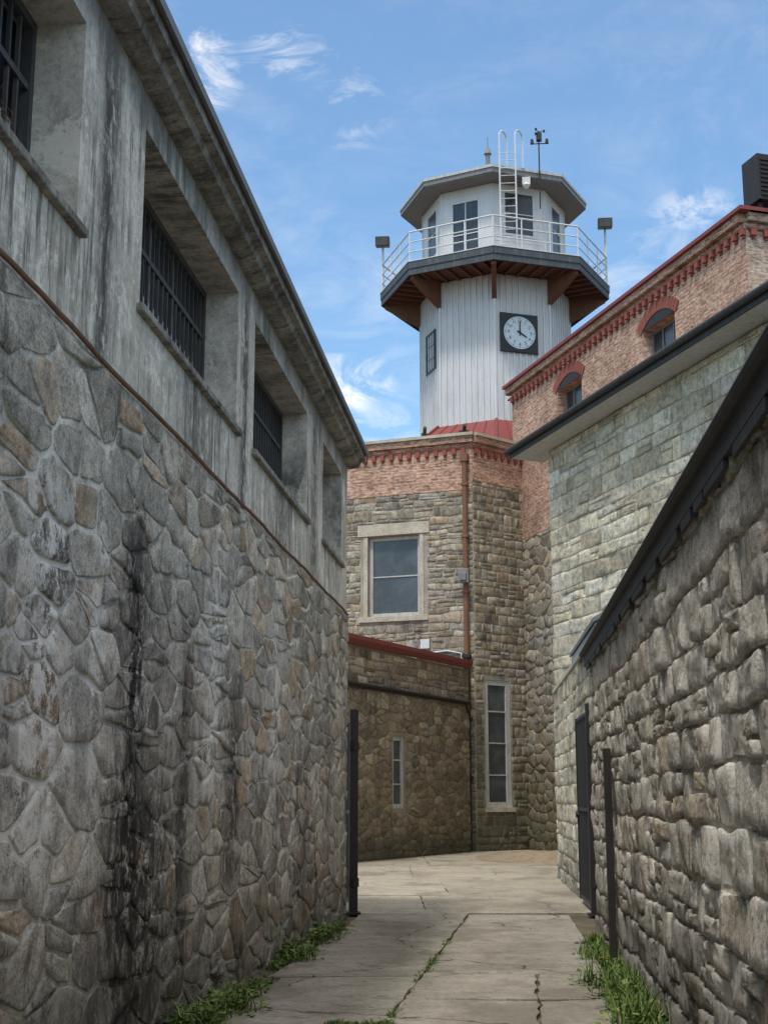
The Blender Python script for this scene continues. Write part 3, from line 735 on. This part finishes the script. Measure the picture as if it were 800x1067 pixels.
for x in (0.28, 0.86):
    pts = [(x, -3.78, 20.95), (x, -3.78, 25.5)]
    for j in range(1, 8):
        t = math.pi * j / 8; pts.append((x + 0.14 - 0.14 * math.cos(t), -3.53 - 0.25 * math.cos(t), 25.5 + 0.28 * math.sin(t)))
    pts += [(x + 0.28, -3.28, 25.5), (x + 0.28, -3.28, 24.4)]
    mb.tube(pts, 0.032, 6)
z = 21.2
while z < 24.9: mb.tube([(0.28, -3.78, z), (0.86, -3.78, z)], 0.014, 6); z += 0.3
mb.obj('roof_ladder', m_rail, tw, T)
mb = MB(); mb.tube([(-0.15, -2.3, 24.4), (-0.15, -2.3, 25.55)], 0.09, 10); mb.tube([(-0.15, -2.3, 25.5), (-0.15, -2.3, 25.75)], [0.15, 0.06], 10)
mb.tube([(-0.15, -2.3, 25.7), (-0.15, -2.3, 26.2)], 0.02, 6)
mb.obj('vent_pipe', m_metal, tw, T)
mb = MB(); mb.tube([(1.75, -3.0, 22.9), (1.75, -3.0, 25.7)], 0.028, 6); mb.tube([(1.5, -3.0, 25.5), (2.05, -3.0, 25.5)], 0.02, 6)
for x in (1.5, 2.05): mb.tube([(x, -3.0, 25.5), (x, -3.0, 25.68)], [0.07, 0.05], 8)
mb.box(1.66, 1.86, -3.1, -2.9, 25.62, 25.92)
for k in range(3):
    a_ = k * 2.09; mb.tube([(1.75, -3.0, 26.0), (1.75 + 0.2 * math.cos(a_), -3.0 + 0.2 * math.sin(a_), 26.0)], 0.012, 5)
    mb.tube([(1.75 + 0.2 * math.cos(a_), -3.0 + 0.2 * math.sin(a_), 25.96), (1.75 + 0.2 * math.cos(a_), -3.0 + 0.2 * math.sin(a_), 26.04)], 0.045, 6)
mb.tube([(1.75, -3.0, 25.9), (1.75, -3.0, 26.0)], 0.02, 6)
mb.obj('weather_mast', m_iron, tw, T)
mb = MB(); mb.box(1.1, 1.4, -3.2, -2.95, 23.8, 24.1); mb.tube([(1.25, -3.1, 23.85), (1.25, -3.35, 23.65)], 0.11, 8); mb.obj('security_camera', m_rail, tw, T, bevel=0.01)
for sx in (-1, 1):
    x = sx * 4.33; zt = 22.9 if sx < 0 else 23.35
    mb = MB(); mb.tube([(x, 0, 20.9), (x, 0, zt)], 0.045, 8); mb.obj('floodlight_pole', m_rail, tw, T)
    mb = MB(); mb.extrude([(-0.32, -0.18), (0.12, -0.2), (0.22, 0.0), (0.12, 0.22), (-0.32, 0.2)], -0.27, 0.27)
    mb.obj('floodlight_head', m_lampb, tw, T @ Matrix.Translation((x, -0.05, zt + 0.15)) @ Matrix.Rotation(0.25, 4, 'X'), bevel=0.02)
    mb = MB(); mb.box(-0.23, 0.23, -0.335, -0.322, -0.14, 0.16)
    mb.obj('floodlight_lens', m_glass2, tw, T @ Matrix.Translation((x, -0.05, zt + 0.15)) @ Matrix.Rotation(0.25, 4, 'X'))
# clock
Mf, l = faceM(RS_, 0)
Mc = Mf @ Matrix.Translation((l * 0.42, -0.06, 18.25))
mb = MB(); mb.box(-0.74, 0.74, -0.06, 0.02, -0.74, 0.74); mb.obj('clock_board', m_clockb, tw, Mc, bevel=0.015)
mb = MB(); mb.tube([(0, -0.062, 0), (0, -0.09, 0)], 0.62, 40); mb.obj('clock_dial', m_clockw, tw, Mc)
mb = MB()
for k in range(60):
    a_ = 2 * math.pi * k / 60; r0 = 0.555 if k % 5 else 0.53; w_ = 0.006 if k % 5 else 0.013
    Q = [(r0, -w_), (0.59, -w_), (0.59, w_), (r0, w_)]
    mb.poly([(r * math.sin(a_) + s * math.cos(a_), -0.095, r * math.cos(a_) - s * math.sin(a_)) for r, s in Q])
def hand(ang, ln, w_, y):
    Q = [(-0.12, -w_), (ln * 0.8, -w_), (ln, 0), (ln * 0.8, w_), (-0.12, w_)]
    i = len(mb.v)
    for yy in (y, y - 0.012):
        for r, s in Q: mb.av((r * math.sin(ang) + s * math.cos(ang), yy, r * math.cos(ang) - s * math.sin(ang)))
    mb.f.append([i + q for q in range(5)]); mb.f.append([i + 5 + q for q in reversed(range(5))])
    for q in range(5): mb.f.append([i + q, i + (q + 1) % 5, i + 5 + (q + 1) % 5, i + 5 + q])
hand(math.radians(120), 0.33, 0.028, -0.10); hand(0.0, 0.46, 0.02, -0.118)
mb.tube([(0, -0.09, 0), (0, -0.14, 0)], 0.04, 12)
mb.obj('clock_hands_and_marks', m_clockb, tw, Mc)
for k in range(1, 13):
    cu = bpy.data.curves.new('numeral', 'FONT'); cu.body = str(k); cu.size = 0.17; cu.align_x = 'CENTER'; cu.align_y = 'CENTER'; cu.extrude = 0.002
    cu.materials.append(m_clockb)
    ob = bpy.data.objects.new('clock_numeral', cu); S.collection.objects.link(ob)
    a_ = 2 * math.pi * k / 12
    attach(ob, tw, Mc @ Matrix.Translation((0.44 * math.sin(a_), -0.094, 0.44 * math.cos(a_))) @ Matrix.Rotation(math.pi / 2, 4, 'X'))
Mf, l = faceM(RS_, 6)
window(0.75, 1.75, 17.3, 18.85, -0.07, tw, Mf, 'shaft_window', frame_mat=m_deck, fw=0.07, nv=0, nh=2)

# ================================================================== GATES, POST
def gate(name, p, q, h, mat, M0=None):
    M, L = frame(p, q); e = empty(name, (p[0], p[1], 0)); mb = MB()
    mb.box(-0.06, 0.06, -0.06, 0.06, 0.0, h + 0.08); mb.box(L - 0.05, L, -0.03, 0.03, 0.1, h)
    for z in (0.12, h * 0.5, h - 0.06): mb.box(0.05, L - 0.04, -0.02, 0.02, z, z + 0.05)
    x = 0.15
    while x < L - 0.08: mb.tube([(x, 0, 0.12), (x, 0, h - 0.02)], 0.012, 6); x += 0.12
    for z in (0.4, h - 0.5): mb.tube([(0, 0, z), (0, 0, z + 0.12)], 0.08, 8)
    mb.obj('gate_leaf', mat, e, M)
    mb = MB(); mb.tube([(L - 0.1, -0.06, h * 0.48), (L - 0.1, 0.06, h * 0.48)], 0.05, 8); mb.box(-0.12, 0.16, -0.1, 0.1, 0.03, 0.06); mb.obj('latch_and_foot', mat, e, M)
gate('iron_gate', (-0.43, 19.75), (-0.58, 21.6), 2.78, m_rgate)
gate('iron_gate', (2.91, 19.5), (3.06, 21.9), 2.85, m_iron)
e = empty('steel_post', (2.2, 13.75, 0)); Mx, _ = frame((2.235, 14.0), (2.22, 13.5))
mb = MB(); mb.box(0.05, 0.12, -0.03, -0.02, 0, 2.1); mb.box(0.05, 0.06, -0.02, 0.04, 0, 2.1); mb.box(0.11, 0.12, -0.02, 0.04, 0, 2.1); mb.box(0.0, 0.17, -0.05, 0.05, 0.02, 0.05)
mb.obj('channel', m_iron, e, Mx)

# ================================================================== GROUND
mb = MB(); mb.poly([(-900, -900, 0), (900, -900, 0), (900, 900, 0), (-900, 900, 0)]); mb.obj('ground', m_soil)
def lx(y): return -2.526 + 0.1013 * y
def rx(y): return 1.197 + 0.0806 * y
def jx(y): return 0.07 + 0.125 * (y - 10.75)
mb = MB(); g = 0.010
def slab(p):
    cx = sum(a[0] for a in p) / len(p); cy = sum(a[1] for a in p) / len(p); z = 0.03 + U(-0.004, 0.004)
    r = R(); o = []
    for i in range(len(p)):
        P, Q = p[i], p[(i + 1) % len(p)]
        for k in range(9):
            t = k / 9; x = P[0] + (Q[0] - P[0]) * t; y = P[1] + (Q[1] - P[1]) * t
            j = 0.016
            o.append((x + U(-j, j) + (g if x < cx else -g), y + U(-j, j) + (g if y < cy else -g)))
    mb.prism(o, -0.05, z, (r, r, r))
yl = [0, 2.2, 4.4, 6.3, 8.4, 10.2, 12.9, 15.4, 17.6, 19.9]
for a_, b_ in zip(yl, yl[1:]): slab([(lx(a_) + 0.2 + U(-.05, .1), a_), (jx(a_), a_ + 0.1), (jx(b_), b_ + 0.1), (lx(b_) + 0.2 + U(-.05, .1), b_)])
yr = [0, 2.9, 5.2, 7.6, 9.6, 11.4, 13.1, 15.9, 19.6]
for a_, b_ in zip(yr, yr[1:]):
    xm = lambda y: jx(y) + (rx(y) - jx(y)) * 0.55
    if a_ in (9.6, 11.4):
        slab([(jx(a_), a_ + 0.1), (xm(a_), a_ + 0.1), (xm(b_), b_), (jx(b_), b_ + 0.1)])
        slab([(xm(a_), a_ + 0.1), (rx(a_) - 0.22, a_ + 0.15), (rx(b_) - 0.22, b_ + 0.15), (xm(b_), b_)])
    else:
        slab([(jx(a_), a_ + 0.1), (rx(a_) - 0.2, a_), (rx(b_) - 0.2, b_), (jx(b_), b_ + 0.1)])
mb.obj('concrete_path', m_path, bevel=0.006)
mb = MB(); g = 0.006
ys = [19.95, 23.5, 28.5, 34.0, 39.0, 47]
xs = [-9, -4, 0.6, 12]
for i in range(5):
    for k in range(3):
        xo = 0.5 if i % 2 else 0
        slab([(xs[k] + (xo if k else 0), ys[i]), (xs[k + 1] + (xo if k < 2 else 0), ys[i]), (xs[k + 1] + (xo if k < 2 else 0), ys[i + 1]), (xs[k] + (xo if k else 0), ys[i + 1])])
mb.obj('courtyard_pavement', m_plaza)
mb = MB(); cx, cy = 4.3, 38.0
n = 28; ce = mb.av((cx, cy, 0.22)); prev = None
for r, z in ((0.6, 0.2), (1.2, 0.12), (1.9, 0.02)):
    cur = [mb.av((cx + r * 1.0 * math.cos(6.283 * k / n) * U(0.93, 1.07), cy + r * 1.6 * math.sin(6.283 * k / n) * U(0.93, 1.07), z + U(-0.01, 0.03))) for k in range(n)]
    if prev is None:
        for k in range(n): mb.f.append([ce, cur[k], cur[(k + 1) % n]])
    else:
        for k in range(n): mb.f.append([prev[k], cur[k], cur[(k + 1) % n], prev[(k + 1) % n]])
    prev = cur
mb.obj('dirt_mound', m_dirt, smooth=True)

# weeds
m_weed, t = newmat('weed_leaves')
at = t.n('ShaderNodeAttribute', attribute_name='stone'); sp = t.n('ShaderNodeSeparateColor'); t.t.links.new(at.outputs[0], sp.inputs[0])
cc = t.ramp(sp.outputs[0], [(0.0, (0.045, 0.09, 0.02)), (0.5, (0.095, 0.17, 0.035)), (0.85, (0.17, 0.225, 0.055)), (1.0, (0.28, 0.25, 0.10))])
b = t.out(cc, 0.6, spec=0.3)
mb = MB()
def clump(x, y, z, s, nb, nl, tall=0.0):
    for _ in range(nb):
        a_ = U(0, 6.283); h = s * U(0.5, 1.1) * (1 + tall); ln = s * U(0.2, 0.7); c = (R(), R(), R())
        bx, by = x + U(-s, s) * 0.4, y + U(-s, s) * 0.5; w_ = 0.006 + 0.004 * R(); ca, sa = math.cos(a_), math.sin(a_); pr = None
        for k in range(4):
            t_ = k / 3; px = bx + ca * ln * t_ * t_; py = by + sa * ln * t_ * t_; pz = z + h * (t_ - 0.35 * t_ * t_); ww = w_ * (1 - t_ * 0.9)
            q = (mb.av((px - sa * ww, py + ca * ww, pz), c), mb.av((px + sa * ww, py - ca * ww, pz), c))
            if pr: mb.f.append([pr[0], pr[1], q[1], q[0]])
            pr = q
    for _ in range(nl):
        a_ = U(0, 6.283); r = s * math.sqrt(R()) * 0.8; c = (R(), R(), R()); l_ = s * U(0.12, 0.26)
        p = Vector((x + r * math.cos(a_) * 0.8, y + r * math.sin(a_), z + s * U(0.05, 0.75) * (1 - r / s * 0.6)))
        d_ = Vector((math.cos(a_) + U(-.5, .5), math.sin(a_) + U(-.5, .5), U(-0.3, 0.7))).normalized()
        s_ = d_.cross(Vector((U(-.4, .4), U(-.4, .4), 1))).normalized() * l_ * 0.36
        mb.f.append([mb.av(v, c) for v in (p, p + d_ * l_ * 0.45 + s_, p + d_ * l_, p + d_ * l_ * 0.45 - s_)])
for _ in range(170):
    y = random.choice([U(9.8, 11.6), U(9.8, 12.4), U(13.6, 15), U(15.5, 18), U(6, 19.5)])
    s = U(0.04, 0.22) * (1.5 if (9.8 < y < 12.2 or 14 < y < 17) else 0.7); clump(lx(y) + 0.04 + abs(random.gauss(0, 0.14)), y, 0.0, s, 14, 36)
for _ in range(170):
    y = random.choice([U(9.8, 13), U(9.5, 15.5), U(14, 16), U(6, 12)])
    s = U(0.04, 0.23) * (1.4 if 10 < y < 13.6 else 0.8); clump(rx(y) - 0.05 - abs(random.gauss(0, 0.14)), y, 0.0, s, 18, 32, 0.45)
for _ in range(190):
    y = random.choice([U(9.5, 11.0), U(13.2, 14.8), U(9, 19)])
    clump(jx(y) + U(-0.03, 0.03), y, 0.01, U(0.025, 0.08), 8, 8)
for _ in range(70): clump(U(-0.4, 0.08), 10.25 + U(-0.05, 0.05), 0.01, U(0.03, 0.09), 8, 9)
for _ in range(70): clump(U(0.3, 1.9), random.choice([11.5, 13.2]) + U(-0.03, 0.03), 0.01, U(0.015, 0.05), 6, 4)
mb.obj('weeds', m_weed)

# ================================================================== WORLD, SUN, CAMERA
sun_dir = Vector((-0.25, -0.48, 1.08)).normalized()
el = math.asin(sun_dir.z); az = math.atan2(sun_dir.x, sun_dir.y)
wd = bpy.data.worlds.new('World'); S.world = wd; wd.use_nodes = True; t = NT(wd.node_tree)
sk = t.n('ShaderNodeTexSky', sky_type='NISHITA', sun_disc=False, sun_elevation=el, sun_rotation=az % (2 * math.pi))
sk.air_density = 1.2; sk.dust_density = 1.0; sk.ozone_density = 2.0
gen = t.n('ShaderNodeTexCoord').outputs['Generated']
mp = t.n('ShaderNodeMapping'); t.t.links.new(gen, mp.inputs[0]); mp.inputs['Scale'].default_value = (1, 1, 2.2)
n1 = t.noise(mp.outputs[0], 13, 10, 0.66, 0.8); n0 = t.noise(mp.outputs[0], 2.6, 6, 0.6, 0.6)
tot = t.m('ADD', 0.02, t.m('MULTIPLY', t.step(n0, 0.42, 0.75), t.m('MULTIPLY', t.step(n1, 0.35, 0.75), 0.25)))
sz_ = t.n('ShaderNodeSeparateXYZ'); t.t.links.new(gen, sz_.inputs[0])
tot = t.m('MAXIMUM', tot, t.m('MULTIPLY', t.step(sz_.outputs[2], 0.58, 0.76), t.m('ADD', 0.65, t.m('MULTIPLY', t.step(n0, 0.35, 0.6), 0.35))))  # unseen overhead cloud cover, added as neutral fill light for the alley
for (dx, dy, dz, r, am, st) in ((-105, 1292, 762, 0.048, 0.75, 2.2), (-188, 1292, 752, 0.042, 0.65, 0.9), (-38, 1303, 702, 0.045, 0.3, 1.2),
                            (322, 1325, 602, 0.042, 0.45, 2.2), (-45, 1363, 425, 0.055, 0.7, 1.4), (250, 1335, 545, 0.10, 0.22, 2.2),
                            (-70, 1363, 370, 0.12, 0.35, 2.0), (60, 1363, 520, 0.12, 0.15, 2.0), (700, 1000, 560, 0.3, 0.6, 2.0), (-900, 800, 500, 0.3, 0.6, 2.0), (300, -900, 500, 0.9, 0.95, 1.5)):  # last entry: unseen cloud bank behind the camera, added for fill light
    dn = Vector((dx, dy, dz)).normalized()
    sb = t.n('ShaderNodeVectorMath', operation='SUBTRACT'); t.t.links.new(gen, sb.inputs[0]); sb.inputs[1].default_value = dn
    ml = t.n('ShaderNodeVectorMath', operation='MULTIPLY'); t.t.links.new(sb.outputs[0], ml.inputs[0]); ml.inputs[1].default_value = (1, 1, st)
    le = t.n('ShaderNodeVectorMath', operation='LENGTH'); t.t.links.new(ml.outputs[0], le.inputs[0])
    f = t.m('SUBTRACT', 1.0, t.m('DIVIDE', le.outputs['Value'], r), clamp=True)
    f = t.m('MULTIPLY', t.m('MULTIPLY', t.step(f, 0.0, 0.75), t.step(n1, 0.40, 0.64)), am)
    tot = t.m('MAXIMUM', tot, f)
skb = t.mix(sk.outputs[0], (0.98, 1.26, 1.38), 1.0, 'MULTIPLY')
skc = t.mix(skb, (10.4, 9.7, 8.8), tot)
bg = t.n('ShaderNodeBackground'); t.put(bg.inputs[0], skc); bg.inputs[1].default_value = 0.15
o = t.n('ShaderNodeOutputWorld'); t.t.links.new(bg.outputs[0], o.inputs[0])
sl = bpy.data.lights.new('sun', 'SUN'); sl.energy = 2.6; sl.angle = math.radians(7.0); sl.color = (1.0, 0.94, 0.85)
so = bpy.data.objects.new('sun', sl); S.collection.objects.link(so); so.rotation_euler = sun_dir.to_track_quat('Z', 'Y').to_euler(); so.location = (0, 0, 40)
cd = bpy.data.cameras.new('camera'); cam = bpy.data.objects.new('camera', cd); S.collection.objects.link(cam)
cam.location = (0, 0, 1.6); cam.rotation_euler = (math.radians(90 + 11.9), 0, 0)
cd.sensor_fit = 'VERTICAL'; cd.sensor_height = 36; cd.lens = 47.91; cd.clip_end = 3000; cd.clip_start = 0.05
S.camera = cam
S.view_settings.view_transform = 'Standard'; S.view_settings.look = 'None'; S.view_settings.exposure = 0
